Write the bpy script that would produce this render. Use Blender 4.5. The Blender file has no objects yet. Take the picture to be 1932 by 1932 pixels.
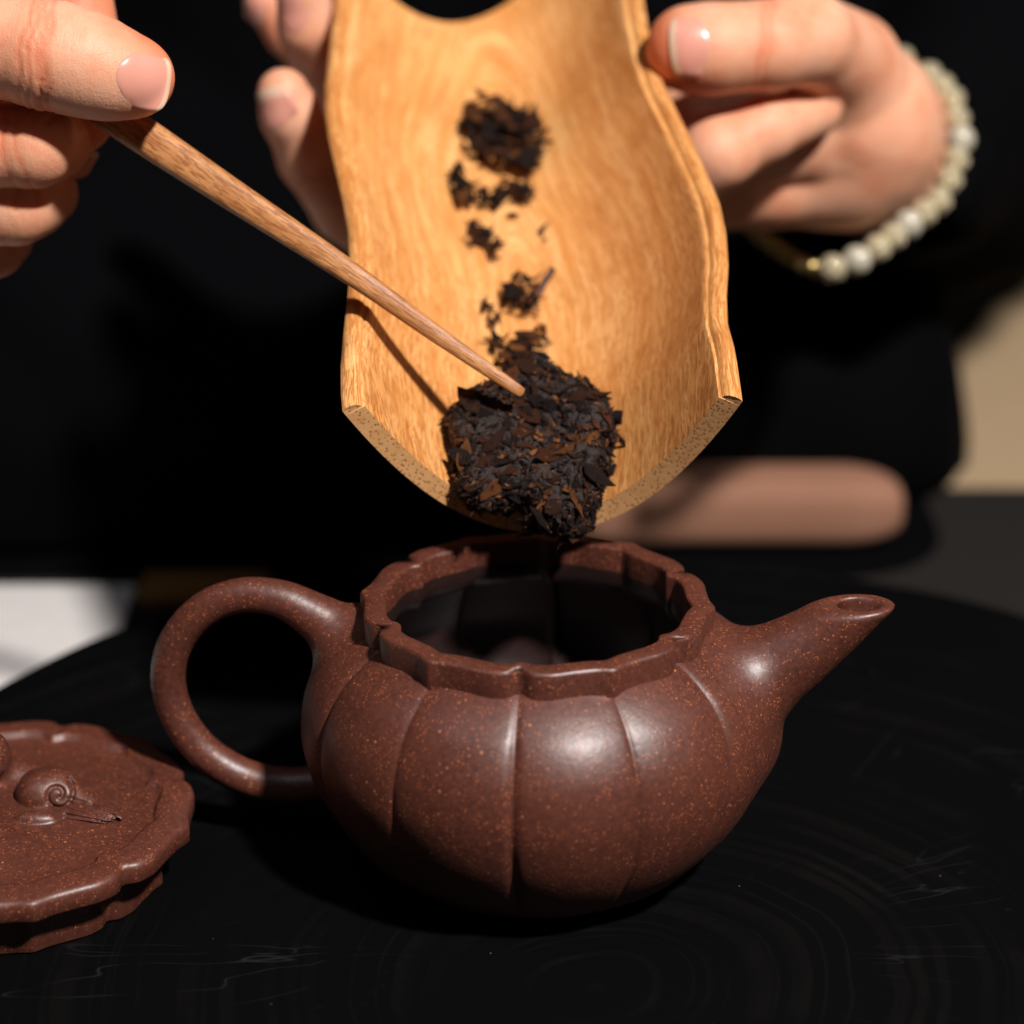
import bpy, bmesh, math, random
import numpy as np
from mathutils import Vector, Matrix, noise as mn
from mathutils.bvhtree import BVHTree
random.seed(7); rng = np.random.default_rng(7)
R = math.radians
S = 0.01                                   # everything below is laid out in centimetres
sc = bpy.context.scene
# ------------------------------------------------------------------ camera
PITCH = 22.0; FPX = 4535.0; CX = CY = 966.0
cam_p = np.array([-0.507, -45.69, 26.39])
cF = np.array([0, math.cos(R(PITCH)), -math.sin(R(PITCH))])
cU = np.array([0, math.sin(R(PITCH)), math.cos(R(PITCH))])
cR = np.array([1.0, 0, 0])
cd = bpy.data.cameras.new('camera'); cam = bpy.data.objects.new('camera', cd)
sc.collection.objects.link(cam); sc.camera = cam
cam.location = Vector(cam_p * S); cam.rotation_euler = (R(90 - PITCH), 0, 0)
cd.sensor_width = 36; cd.lens = 36 * FPX / 1932; cd.clip_start = .01; cd.clip_end = 100
cd.dof.use_dof = True; cd.dof.focus_distance = 0.492; cd.dof.aperture_fstop = 7.2; cd.dof.aperture_blades = 0
# ------------------------------------------------------------------ light
w = bpy.data.worlds.new('World'); sc.world = w; w.use_nodes = True
w.node_tree.nodes['Background'].inputs[0].default_value = (.75, .8, 1, 1)
w.node_tree.nodes['Background'].inputs[1].default_value = 0.010
def area(name, pos, target, diam, watts, col):
    l = bpy.data.lights.new(name, 'AREA'); l.shape = 'DISK'; l.size = diam * S; l.energy = watts; l.color = col
    o = bpy.data.objects.new(name, l); sc.collection.objects.link(o)
    o.location = Vector(pos) * S
    o.rotation_euler = (Vector(target) - Vector(pos)).to_track_quat('-Z', 'Y').to_euler()
    return o
LD = np.array([.365, -.511, .778])
area('key_lamp', LD * 155 + np.array([0, 2, 5]), (0, 4, 6), 11, 37.5, (1, .95, .91))
area('fill_lamp', (-70, -40, 150), (0, 5, 5), 60, 1.7, (.85, .92, 1))  # added weak fill to lift the pot's dark side, not a real lamp
sc.view_settings.view_transform = 'Standard'; sc.view_settings.look = 'None'
sc.view_settings.exposure = 0; sc.view_settings.gamma = 1
sc.cycles.use_denoising = True; sc.cycles.max_bounces = 8
# ------------------------------------------------------------------ helpers
def at(px, py, d):                          # point seen at a place of the photograph, d cm along the lens axis
    return cam_p + d * cF + (px - CX) / FPX * d * cR - (py - CY) / FPX * d * cU
def ray(px, py):
    v = cF + (px - CX) / FPX * cR - (py - CY) / FPX * cU
    return v / np.linalg.norm(v)
def onplane(px, py, p0, n):
    v = ray(px, py); n = np.asarray(n, float)
    return cam_p + v * (np.dot(np.asarray(p0) - cam_p, n) / np.dot(v, n))
def depth_of(p): return float(np.dot(np.asarray(p) - cam_p, cF))
def link(o): sc.collection.objects.link(o); return o
def mk(name, verts, faces, mat, parent=None, smooth=True, uv=None):
    off = parent['_o'] if parent is not None else (0, 0, 0)
    v = (np.asarray(verts, float) - np.asarray(off)) * S
    me = bpy.data.meshes.new(name)
    me.from_pydata(v.tolist(), [], [list(map(int, f)) for f in faces] if not isinstance(faces, np.ndarray) else faces.tolist())
    me.update()
    if smooth: me.polygons.foreach_set('use_smooth', [True] * len(me.polygons))
    for m in (mat if isinstance(mat, (list, tuple)) else [mat]): me.materials.append(m)
    if uv is not None:
        l = me.uv_layers.new(name='UVMap'); vi = np.empty(len(me.loops), int); me.loops.foreach_get('vertex_index', vi)
        l.data.foreach_set('uv', np.asarray(uv, np.float32)[vi].ravel())
    o = link(bpy.data.objects.new(name, me))
    if parent is not None: o.parent = parent; o['_o'] = list(off)
    return o
def thing(name, label, cat, base, group=None, kind=None):
    o = link(bpy.data.objects.new(name, None)); o.empty_display_size = .01
    o.location = Vector(base) * S; o['_o'] = list(map(float, base))
    return tag(o, label, cat, group, kind)
def tag(o, label=None, cat=None, group=None, kind=None):
    if label: o['label'] = label
    if cat: o['category'] = cat
    if group: o['group'] = group
    if kind: o['kind'] = kind
    return o
def struct(o, label=None, cat=None): return tag(o, label, cat, None, 'structure')
def spline(pts, n):
    p = np.asarray(pts, float); p = np.vstack([2 * p[0] - p[1], p, 2 * p[-1] - p[-2]]); out = []
    m = len(p) - 3
    for i in range(m):
        for t in np.linspace(0, 1, n, endpoint=(i == m - 1)):
            a, b, c, d = p[i:i + 4]
            out.append(.5 * (2 * b + (c - a) * t + (2 * a - 5 * b + 4 * c - d) * t * t + (-a + 3 * b - 3 * c + d) * t ** 3))
    return np.array(out)
def grid_faces(nu, nv, closed_u=False, base=0, flip=False):
    f = []
    for i in range(nu if closed_u else nu - 1):
        i2 = (i + 1) % nu
        for j in range(nv - 1):
            q = (base + i * nv + j, base + i2 * nv + j, base + i2 * nv + j + 1, base + i * nv + j + 1)
            f.append(q[::-1] if flip else q)
    return f
# ---- signed distance tools: a surface grown from a distance function (surface nets)
def smin(a, b, k):
    h = np.clip(.5 + .5 * (b - a) / k, 0, 1)
    return b + (a - b) * h - k * h * (1 - h)
def cone(p, a, b, r1, r2):
    a = np.asarray(a, np.float32); b = np.asarray(b, np.float32); ab = b - a
    q = [p[i] - a[i] for i in range(3)]
    t = np.clip((q[0] * ab[0] + q[1] * ab[1] + q[2] * ab[2]) / max(float(ab @ ab), 1e-9), 0, 1)
    return np.sqrt((q[0] - ab[0] * t) ** 2 + (q[1] - ab[1] * t) ** 2 + (q[2] - ab[2] * t) ** 2) - (r1 + (r2 - r1) * t)
def chain(p, pts, k=.15):                   # pts: (xyz, radius)
    d = None
    for (a, ra), (b, rb) in zip(pts[:-1], pts[1:]):
        e = cone(p, a, b, ra, rb); d = e if d is None else smin(d, e, k)
    return d
def ellipsoid(p, c, r, M=None):
    q = np.stack([p[i] - c[i] for i in range(3)])
    if M is not None: q = np.tensordot(np.asarray(M).T, q, 1)
    q = [q[i] / r[i] for i in range(3)]
    k = np.sqrt(q[0] ** 2 + q[1] ** 2 + q[2] ** 2)
    return (k - 1) * min(r)
def snets(f, lo, hi, h, newton=2):
    lo = np.asarray(lo, float); hi = np.asarray(hi, float)
    n = np.ceil((hi - lo) / h).astype(int) + 1
    ax = [(lo[i] + h * np.arange(n[i])).astype(np.float32) for i in range(3)]
    P = np.meshgrid(*ax, indexing='ij'); Fv = f(P).astype(np.float32); del P
    neg = Fv < 0
    cnt = np.zeros(n - 1, np.int8)
    for i in (0, 1):
        for j in (0, 1):
            for k in (0, 1): cnt += neg[i:n[0] - 1 + i, j:n[1] - 1 + j, k:n[2] - 1 + k]
    act = (cnt > 0) & (cnt < 8); cells = np.argwhere(act)
    vid = -np.ones(n - 1, np.int64); vid[act] = np.arange(len(cells))
    acc = np.zeros((len(cells), 3)); num = np.zeros(len(cells))
    cor = [(i, j, k) for i in (0, 1) for j in (0, 1) for k in (0, 1)]
    val = {c: Fv[cells[:, 0] + c[0], cells[:, 1] + c[1], cells[:, 2] + c[2]] for c in cor}
    for c in cor:
        for a in range(3):
            if c[a]: continue
            e = list(c); e[a] = 1; e = tuple(e); va, vb = val[c], val[e]
            m = (va < 0) != (vb < 0); t = np.where(m, va / np.where(m, va - vb, 1), 0)
            q = np.tile(np.array(c, float), (len(cells), 1)); q[:, a] = t
            acc += q * m[:, None]; num += m
    V = lo + (cells + acc / num[:, None]) * h
    faces = []
    for a in range(3):
        b, c = [(1, 2), (2, 0), (0, 1)][a]
        s0 = [slice(None)] * 3; s1 = [slice(None)] * 3
        s0[a] = slice(0, n[a] - 1); s1[a] = slice(1, n[a])
        A, B = neg[tuple(s0)], neg[tuple(s1)]
        for want in (True, False):
            ed = np.argwhere((A != B) & (A == want))
            ed = ed[(ed[:, b] > 0) & (ed[:, c] > 0) & (ed[:, b] < n[b] - 1) & (ed[:, c] < n[c] - 1)]
            def g(db, dc):
                q = ed.copy(); q[:, b] += db; q[:, c] += dc; return vid[q[:, 0], q[:, 1], q[:, 2]]
            qd = np.stack([g(-1, -1), g(0, -1), g(0, 0), g(-1, 0)], 1)
            faces.append(qd if want else qd[:, ::-1])
    Fc = np.vstack(faces)
    for _ in range(newton):
        e = h * .3; q = [V[:, i].astype(np.float32) for i in range(3)]; f0 = f(q); G = []
        for i in range(3):
            q2 = list(q); q2[i] = q[i] + e; G.append((f(q2) - f0) / e)
        G = np.stack(G, 1); g2 = np.maximum((G ** 2).sum(1), .2)
        V = V - np.clip(f0 / g2, -h * .5, h * .5)[:, None] * G
    return V, Fc
def keep(V, Fc, mask):                      # keep faces all of whose vertices are in mask
    Fc = Fc[mask[Fc].all(1)]; used = np.unique(Fc); mp = -np.ones(len(V), int); mp[used] = np.arange(len(used))
    return V[used], mp[Fc]
def bvh_of(V, Fc): return BVHTree.FromPolygons([tuple(map(float, v)) for v in V], [tuple(map(int, f)) for f in Fc])
# ------------------------------------------------------------------ materials
class NT:
    def __init__(s, name):
        s.m = bpy.data.materials.new(name); s.m.use_nodes = True; s.t = s.m.node_tree
        s.b = s.t.nodes['Principled BSDF']
    def n(s, t, **kw):
        x = s.t.nodes.new(t)
        for k, v in kw.items():
            if k.startswith('i_'):
                key = k[2:]; key = int(key) if key.isdigit() else key.replace('_', ' ')
                if isinstance(v, bpy.types.NodeSocket): s.t.links.new(v, x.inputs[key])
                else: x.inputs[key].default_value = v
            else: setattr(x, k, v)
        return x
    def set(s, **kw):
        for k, v in kw.items():
            key = k.replace('_', ' ')
            if isinstance(v, bpy.types.NodeSocket): s.t.links.new(v, s.b.inputs[key])
            else: s.b.inputs[key].default_value = v
    def co(s, which='Object'): return s.n('ShaderNodeTexCoord').outputs[which]
    def mp(s, vec, scale=(1, 1, 1), loc=(0, 0, 0), rot=(0, 0, 0)):
        return s.n('ShaderNodeMapping', i_Vector=vec, i_Scale=scale, i_Location=loc, i_Rotation=rot).outputs[0]
    def noise(s, vec, scale, detail=3, rough=.55, dist=0.0):
        return s.n('ShaderNodeTexNoise', i_Vector=vec, i_Scale=scale, i_Detail=detail, i_Roughness=rough, i_Distortion=dist)
    def ramp(s, fac, stops, interp='LINEAR'):
        r = s.n('ShaderNodeValToRGB', i_Fac=fac); e = r.color_ramp; e.interpolation = interp
        while len(e.elements) > 1: e.elements.remove(e.elements[-1])
        e.elements[0].position = stops[0][0]; e.elements[0].color = stops[0][1] if len(stops[0][1]) == 4 else (*stops[0][1], 1)
        for p, c in stops[1:]:
            x = e.elements.new(p); x.color = c if len(c) == 4 else (*c, 1)
        return r.outputs[0]
    def mix(s, f, a, b, mode='MIX'):
        x = s.n('ShaderNodeMix', data_type='RGBA', blend_type=mode)
        for i, v in ((0, f), (6, a), (7, b)):
            if isinstance(v, bpy.types.NodeSocket): s.t.links.new(v, x.inputs[i])
            else: x.inputs[i].default_value = v if i == 0 else ((*v, 1) if len(v) == 3 else v)
        return x.outputs[2]
    def math(s, op, a, b=0.0, c=0.0):
        x = s.n('ShaderNodeMath', operation=op)
        for i, v in enumerate((a, b, c)):
            if isinstance(v, bpy.types.NodeSocket): s.t.links.new(v, x.inputs[i])
            else: x.inputs[i].default_value = v
        return x.outputs[0]
    def bump(s, h, strength, dist, normal=None):
        x = s.n('ShaderNodeBump', i_Height=h, i_Strength=strength, i_Distance=dist)
        if normal is not None: s.t.links.new(normal, x.inputs['Normal'])
        return x.outputs[0]
def plain(name, col, rough=.6, **kw):
    m = NT(name); m.set(Base_Color=(*col, 1), Roughness=rough, **kw); return m.m

def clay_material(name='purple_clay', k=1.0):
    m = NT(name); co = m.co()
    big = m.noise(co, 45, 4, .6).outputs[0]; fine = m.noise(co, 900, 3, .7).outputs[0]
    base = m.ramp(big, [(.3, (.062, .0168, .0112)), (.7, (.096, .026, .016))])
    base = m.mix(m.ramp(fine, [(.35, (0, 0, 0)), (.7, (1, 1, 1))]), base, m.mix(.5, base, (.18, .05, .025)))
    n = base; glints = None
    for sc_, th, col, dens in ((1100, .15, (.46, .14, .050), .5), (620, .10, (.60, .22, .08), .24), (1900, .24, (.36, .095, .035), .6)):
        v = m.n('ShaderNodeTexVoronoi', i_Vector=m.mp(co, loc=(sc_ * .01, .3, .7)), i_Scale=sc_, i_Randomness=1.0)
        rnd = m.n('ShaderNodeSeparateColor', i_Color=v.outputs['Color']).outputs[0]
        patch = m.math('MULTIPLY', m.math('LESS_THAN', rnd, dens), m.math('GREATER_THAN', m.noise(co, sc_ * .13, 2).outputs[0], .47))
        size = m.math('MULTIPLY', m.n('ShaderNodeSeparateColor', i_Color=v.outputs['Color']).outputs[1], th * 2)
        dot = m.math('MULTIPLY', m.math('LESS_THAN', v.outputs['Distance'], size), patch)
        n = m.mix(m.math('MULTIPLY', dot, .66), n, col)
        glints = dot if glints is None else m.math('MAXIMUM', glints, dot)
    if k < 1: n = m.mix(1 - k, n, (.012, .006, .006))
    m.set(Base_Color=n, Roughness=m.math('ADD', .37, m.math('MULTIPLY', fine, .14)), Specular_IOR_Level=.8)
    h = m.math('ADD', m.math('MULTIPLY', fine, .7), m.math('MULTIPLY', m.noise(co, 260, 3).outputs[0], 1.0))
    m.set(Normal=m.bump(h, .35, .00022))
    return m.m
clay = clay_material(); clay_in = clay_material('shaded_inner_clay', .10)  # inside clay: shade of the hollow pot put into its colour

def bamboo_material(kind):
    m = NT('bamboo_' + kind); uv = m.co('UV'); ob = m.co('Object')
    wob = m.noise(m.mp(uv, (.35, .22, 1)), 1.0, 2).outputs[1]
    sx = m.n('ShaderNodeSeparateXYZ', i_Vector=uv)
    wx = m.n('ShaderNodeSeparateXYZ', i_Vector=wob)
    # carved through the culm, the fibre layers show as long closed loops
    uu = m.math('ADD', sx.outputs[0], m.math('MULTIPLY', m.math('SUBTRACT', wx.outputs[0], .5), 1.1 if kind == 'inner' else .6))
    if kind == 'inner':
        vv = m.math('MULTIPLY', m.math('SUBTRACT', sx.outputs[1], 6.0), .30)
        u2 = m.math('SQRT', m.math('ADD', m.math('MULTIPLY', uu, uu), m.math('MULTIPLY', vv, vv)))
    else: u2 = uu
    c2 = m.n('ShaderNodeCombineXYZ', i_X=u2, i_Y=sx.outputs[1], i_Z=0.0).outputs[0]
    dash = m.noise(m.mp(c2, (13, 1.0, 1)), 1.0, 3, .65).outputs[0]
    dash2 = m.noise(m.mp(c2, (24, 2.6, 1), (7, 3, 0)), 1.0, 2, .6).outputs[0]
    band = m.noise(m.mp(c2, (3.2, .28, 1), (3, 1, 0)), 1.0, 3, .6).outputs[0]
    blot = m.noise(m.mp(uv, (.8, .5, 1), (9, 0, 0)), 1.0, 4, .62).outputs[0]
    if kind == 'stick':
        pale, mid, dark = (.60, .28, .105), (.46, .185, .060), (.22, .062, .016)
    else:
        pale, mid, dark = (.92, .50, .195), (.74, .31, .082), (.32, .075, .011)
    c = m.mix(m.ramp(band, [(.35, (0, 0, 0)), (.68, (1, 1, 1))]), pale, mid)
    c = m.mix(m.ramp(blot, [(.48, (0, 0, 0)), (.78, (.75, .75, .75))]), c, m.mix(.5, mid, dark))
    front = m.n('ShaderNodeMapRange', i_Value=sx.outputs[1], i_1=9.0, i_2=1.0, i_3=.35, i_4=1.0).outputs[0] if kind == 'inner' else 1.0
    f1 = m.math('MULTIPLY', m.ramp(dash, [(.53, (0, 0, 0)), (.565, (1, 1, 1))]), m.math('MULTIPLY', .8, front))
    f2 = m.math('MULTIPLY', m.ramp(dash2, [(.53, (0, 0, 0)), (.57, (1, 1, 1))]), m.math('MULTIPLY', .75, front))
    c = m.mix(f1, c, m.mix(.6, mid, dark)); c = m.mix(f2, c, m.mix(.8, mid, dark))
    if kind == 'rim':
        st = m.noise(m.mp(c2, (7, .45, 1), (1, 5, 0)), 1.0, 3, .6).outputs[0]
        c = m.mix(m.ramp(st, [(.5, (0, 0, 0)), (.57, (.9, .9, .9))]), c, m.mix(.45, mid, dark))
    if kind == 'inner':                      # speckled scar of the node across the bowl
        ln = m.noise(m.mp(c2, (8, .2, 1), (2, 8, 0)), 1.0, 4, .7).outputs[0]
        c = m.mix(m.ramp(ln, [(.50, (0, 0, 0)), (.58, (.75, .75, .75)), (.64, (.15, .15, .15))]), c, m.mix(.3, mid, dark))
        nd = m.math('SUBTRACT', sx.outputs[1], m.math('ADD', 2.2, m.math('MULTIPLY', wx.outputs[1], .8)))
        nm = m.math('MULTIPLY', m.ramp(m.math('ABSOLUTE', nd), [(0, (1, 1, 1)), (.30, (0, 0, 0))]), m.ramp(m.noise(m.mp(uv, (26, 14, 1)), 1.0, 3, .7).outputs[0], [(.5, (0, 0, 0)), (.64, (1, 1, 1))]))
        c = m.mix(m.math('MULTIPLY', nm, .7), c, dark)
    m.set(Base_Color=c, Roughness=.42, Specular_IOR_Level=.4)
    hh = m.math('ADD', m.math('MULTIPLY', dash, -1.0), m.math('MULTIPLY', dash2, -.6))
    m.set(Normal=m.bump(hh, .35, .0003))
    return m.m
def endgrain_material():
    m = NT('bamboo_end_grain'); ob = m.co('Object')
    v = m.n('ShaderNodeTexVoronoi', i_Vector=ob, i_Scale=1150.0, i_Randomness=1.0)
    d = m.ramp(v.outputs['Distance'], [(.2, (.34, .11, .035)), (.40, (.74, .40, .17))])
    nz = m.noise(ob, 300, 3).outputs[0]
    c = m.mix(m.ramp(nz, [(.4, (0, 0, 0)), (.7, (.6, .6, .6))]), d, (.64, .31, .12))
    m.set(Base_Color=c, Roughness=.6, Specular_IOR_Level=.2, Normal=m.bump(v.outputs['Distance'], .2, .00015)); return m.m
bam_in = bamboo_material('inner'); bam_rim = bamboo_material('rim'); bam_st = bamboo_material('stick'); bam_end = endgrain_material()

def skin_material():
    m = NT('skin'); co = m.co()
    a = m.noise(co, 55, 4, .6).outputs[0]; b = m.noise(co, 420, 4, .65).outputs[0]
    c = m.ramp(a, [(.3, (.72, .27, .15)), (.5, (.80, .38, .23)), (.72, (.84, .47, .32))])
    at_ = m.n('ShaderNodeAttribute', attribute_name='flush').outputs['Fac']
    c = m.mix(at_, c, (.74, .155, .055))
    m.set(Base_Color=c, Roughness=.5, Specular_IOR_Level=.35, Subsurface_Weight=.35, Subsurface_Radius=(1, .32, .16), Subsurface_Scale=.0035)
    v = m.n('ShaderNodeTexVoronoi', i_Vector=m.mp(co, (1, 1, 1)), i_Scale=1300.0, feature='DISTANCE_TO_EDGE').outputs['Distance']
    wr = m.noise(m.mp(co, (1, .25, .25), (0, 0, 0), (0, .5, .3)), 900, 3, .6, .5).outputs[0]
    h = m.math('ADD', m.math('MULTIPLY', v, .8), m.math('ADD', m.math('MULTIPLY', b, 1.2), m.math('MULTIPLY', wr, 1.2)))
    m.set(Normal=m.bump(h, .38, .00028)); return m.m
skin = skin_material()
nailm = NT('nail'); nailm.set(Base_Color=(.80, .34, .26, 1), Roughness=.27, Specular_IOR_Level=.5, Subsurface_Weight=.25, Subsurface_Radius=(1, .4, .3), Subsurface_Scale=.002, Coat_Weight=.25, Coat_Roughness=.2); nailm = nailm.m
nailtip = plain('nail_tip', (.72, .48, .34), .32, Subsurface_Weight=.1, Subsurface_Scale=.002)

def tea_material():
    m = NT('dried_tea'); co = m.co()
    g = m.n('ShaderNodeNewGeometry').outputs['Random Per Island']; r = m.n('ShaderNodeObjectInfo').outputs['Random']
    rr = m.math('FRACT', m.math('ADD', g, m.math('MULTIPLY', r, 7.3)))
    base = m.ramp(rr, [(0, (.0095, .0065, .0062)), (.45, (.017, .009, .0075)), (.60, (.040, .0145, .007)), (.84, (.085, .026, .009)), (.93, (.15, .05, .014)), (1, (.26, .095, .024))])
    n1 = m.noise(co, 420, 4, .7).outputs[0]
    c = m.mix(m.ramp(n1, [(.45, (0, 0, 0)), (.75, (.7, .7, .7))]), base, m.mix(.5, base, (.06, .02, .010)))
    m.set(Base_Color=c, Roughness=.6, Specular_IOR_Level=.24)
    m.set(Normal=m.bump(m.math('ADD', n1, m.noise(m.mp(co, (1, 4, 4)), 500, 4, .7).outputs[0]), .8, .0006)); return m.m
tea = tea_material()

def slab_material():
    m = NT('black_wood'); co = m.co()
    cen = m.mp(co, loc=(-.024, .041, 0)); wob = m.noise(cen, 9, 3).outputs[1]
    p = m.n('ShaderNodeMix', data_type='VECTOR'); m.t.links.new(cen, p.inputs[4]); m.t.links.new(wob, p.inputs[5]); p.inputs[0].default_value = .022
    ln = m.n('ShaderNodeVectorMath', operation='LENGTH'); m.t.links.new(p.outputs[1], ln.inputs[0])
    rad = ln.outputs['Value']
    ring = m.noise(m.n('ShaderNodeCombineXYZ', i_X=m.math('MULTIPLY', rad, 120), i_Y=0.0, i_Z=0.0).outputs[0], 1.0, 2, .6).outputs[0]
    line = m.ramp(m.math('ABSOLUTE', m.math('SUBTRACT', ring, .5)), [(0, (1, 1, 1)), (.035, (0, 0, 0))])
    fade = m.ramp(m.noise(co, 22, 3).outputs[0], [(.4, (0, 0, 0)), (.65, (1, 1, 1))])
    c = m.mix(m.math('MULTIPLY', m.math('MULTIPLY', line, fade), .45), (.0012, .0014, .0018), (.008, .0065, .005))
    # radial checks: worn cracks, the pale glint along them put into the colour
    sx = m.n('ShaderNodeSeparateXYZ', i_Vector=cen); ang = m.math('ARCTAN2', sx.outputs[1], sx.outputs[0])
    av = m.n('ShaderNodeCombineXYZ', i_X=m.math('MULTIPLY', ang, 9.0), i_Y=m.math('MULTIPLY', rad, 22), i_Z=0.0).outputs[0]
    cr = m.noise(av, 1.0, 1.5, .5, .1).outputs[0]
    crl = m.ramp(m.math('ABSOLUTE', m.math('SUBTRACT', cr, .5)), [(0, (1, 1, 1)), (.006, (0, 0, 0))])
    pat = m.ramp(m.noise(m.mp(co, (1, 1, 1), (.4, .1, 0)), 30, 2).outputs[0], [(.54, (0, 0, 0)), (.66, (1, 1, 1))])
    crk = m.math('MULTIPLY', m.math('MULTIPLY', crl, pat), m.ramp(rad, [(.035, (0, 0, 0)), (.07, (1, 1, 1))]))
    c = m.mix(m.math('MULTIPLY', crk, .36), c, (.04, .042, .046))
    vd = m.n('ShaderNodeTexVoronoi', i_Vector=co, i_Scale=210.0); rn = m.n('ShaderNodeSeparateColor', i_Color=vd.outputs['Color']).outputs[0]
    dust = m.math('MULTIPLY', m.math('LESS_THAN', vd.outputs['Distance'], .028), m.math('LESS_THAN', rn, .16))
    c = m.mix(dust, c, (.2, .2, .19))
    m.set(Base_Color=c, Roughness=.62, Specular_IOR_Level=.09)
    h = m.math('ADD', m.math('MULTIPLY', ring, .5), m.math('ADD', m.math('MULTIPLY', m.noise(co, 160, 4, .7).outputs[0], .3), m.math('MULTIPLY', crk, -1.0)))
    m.set(Normal=m.bump(h, .35, .0008)); return m.m
def cloth(name, col, scale=300, rough=.9):
    m = NT(name); co = m.co(); n = m.noise(co, scale, 4).outputs[0]
    m.set(Base_Color=m.mix(n, col, tuple(x * .8 for x in col)), Roughness=rough, Specular_IOR_Level=.04, Normal=m.bump(n, .3, .0006)); return m.m
# ------------------------------------------------------------------ ground: floor, mat, slab
floor_m = cloth('straw_floor', (.50, .36, .22), 120); mat_m = cloth('grey_mat_cloth', (.026, .023, .021), 500)
ZF = -3.0
def box(name, lo, hi, mat, parent=None, bev=0.0):
    bm = bmesh.new(); bmesh.ops.create_cube(bm, size=1)
    lo = np.array(lo, float); hi = np.array(hi, float)
    for v in bm.verts: v.co = Vector((lo + hi) / 2 + np.array(v.co) * (hi - lo))
    if bev: bmesh.ops.bevel(bm, geom=bm.edges[:], offset=bev, segments=3, affect='EDGES', profile=.5)
    bm.verts.ensure_lookup_table(); V = [tuple(v.co) for v in bm.verts]; Fc = [[v.index for v in f.verts] for f in bm.faces]
    bm.free(); return mk(name, V, Fc, mat, parent, smooth=bool(bev))
struct(box('floor', (-160, -90, -8), (160, 200, -3.5), floor_m))
struct(box('floor_mat', (-60, -80, -3.496), (60, 29.3, -3.0), mat_m, bev=.1))
def slab():
    n = 256; vs = []; prof = [(0, 0), (.5, 0), (.96, 0), (.985, -.06), (1, -.25), (1.0, -1.5), (.99, -2.8), (.97, -2.99)]
    th = np.linspace(0, 2 * np.pi, n, endpoint=False)
    rr = 18.0 * (1 + .012 * np.sin(3 * th + 1) + .006 * np.sin(7 * th) + .004 * np.sin(13 * th + 2))
    for i, t in enumerate(th):
        for s, z in prof: vs.append((1.8 + rr[i] * s * math.cos(t), -1.2 + rr[i] * s * math.sin(t), z))
    return mk('wood_slab', vs, grid_faces(n, len(prof), True), slab_material())
tag(slab(), 'black stained round wooden slab with growth rings and cracks under the teapot', 'wooden slab')
# ------------------------------------------------------------------ teapot
PHI0 = -6.0
def lobe(phi):                              # degrees from the front towards +x
    q = np.mod(phi - PHI0, 60.0); return q, np.minimum(q, 60 - q), np.abs(q - 30)
def body_disp(phi, z, r):
    q, d0, d30 = lobe(phi)
    pan = np.abs(np.sin(np.radians(q * 6))) ** .62
    g = .12 * (pan - 1) - .05 * np.exp(-(d0 / 1.3) ** 2) - .012 * np.exp(-(d30 / .9) ** 2)
    fade = np.clip((z - .05) / 1.4, 0, 1) * (1 - .25 * np.clip((z - 4.6) / .8, 0, 1)); fade = fade * fade * (3 - 2 * fade)
    return g * fade * np.clip(r / 4.5, 0, 1)
outer = spline([(2.35, 0), (2.85, .10), (3.55, .48), (4.2, 1.15), (4.68, 1.95), (4.93, 2.75), (4.97, 3.4), (4.84, 4.10), (4.50, 4.72), (4.08, 5.12), (3.65, 5.40), (3.35, 5.50)], 10)
inner = spline([(3.3, 5.42), (3.42, 5.22), (3.85, 4.85), (4.4, 3.9), (4.55, 3.2), (4.4, 2.3), (3.8, 1.2), (3.0, .6), (1.5, .42), (0.001, .4)], 8)
bprof = np.vstack([[(0.001, .15), (2.0, .15), (2.1, 0.02), (2.25, 0)], outer, inner])
def revolve(prof, disp, n=720):
    ph = np.linspace(0, 360, n, endpoint=False); V = []
    for p in ph:
        r = prof[:, 0] + disp(np.full(len(prof), p), prof[:, 1], prof[:, 0]); s, c = math.sin(R(p)), math.cos(R(p))
        V.append(np.stack([r * s, -r * c, prof[:, 1]], 1))
    return np.vstack(V), grid_faces(n, len(prof), True)
pot = thing('teapot', 'brown speckled clay teapot with ribbed pumpkin body and open scalloped mouth', 'teapot', (0, 0, 0))
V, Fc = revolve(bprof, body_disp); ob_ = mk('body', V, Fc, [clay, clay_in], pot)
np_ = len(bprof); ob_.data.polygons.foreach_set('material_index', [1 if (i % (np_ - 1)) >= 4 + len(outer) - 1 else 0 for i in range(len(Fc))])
def star(phi, Rv, k=1.0):                   # six pointed petals, a notch every 60 degrees
    q, d0, d30 = lobe(phi); loc = np.mod(q, 30) - 15
    base = math.cos(R(15)) / np.cos(np.radians(loc))
    return Rv * (1 + .35 * (base - 1)) - k * .17 * np.exp(-(d0 / 2.8) ** 2) + k * .06 * np.exp(-((d0 - 10) / 5.5) ** 2) + k * .085 * np.exp(-(d30 / 3.6) ** 2)
def collar():
    ph = np.linspace(0, 360, 720, endpoint=False); V = []
    prof = [(0, 5.2), (0, 5.92), (-.012, 5.96), (-.04, 5.988), (-.08, 6.0), (-.43, 6.0), (-.47, 5.988), (-.495, 5.96), (-.505, 5.92), (-.51, 5.45), (-.505, 5.2), (-.42, 4.95), (-.15, 4.85)]
    for p in ph:
        ro = star(p, 3.63); ri = star(p, 3.66, .75)
        for k, (dr, z) in enumerate(prof):
            if k == 0: r = ro - .05
            elif k < 4: r = ro + dr
            else: r = ri + dr
            V.append((r * math.sin(R(p)), -r * math.cos(R(p)), z))
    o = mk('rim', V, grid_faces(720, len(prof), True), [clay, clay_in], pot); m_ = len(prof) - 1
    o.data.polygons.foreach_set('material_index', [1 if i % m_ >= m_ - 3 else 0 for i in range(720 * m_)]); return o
collar()
oz = outer[:, 1]; orr = outer[:, 0]
segA = outer[:-1].astype(np.float32); segB = outer[1:].astype(np.float32)
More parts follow.
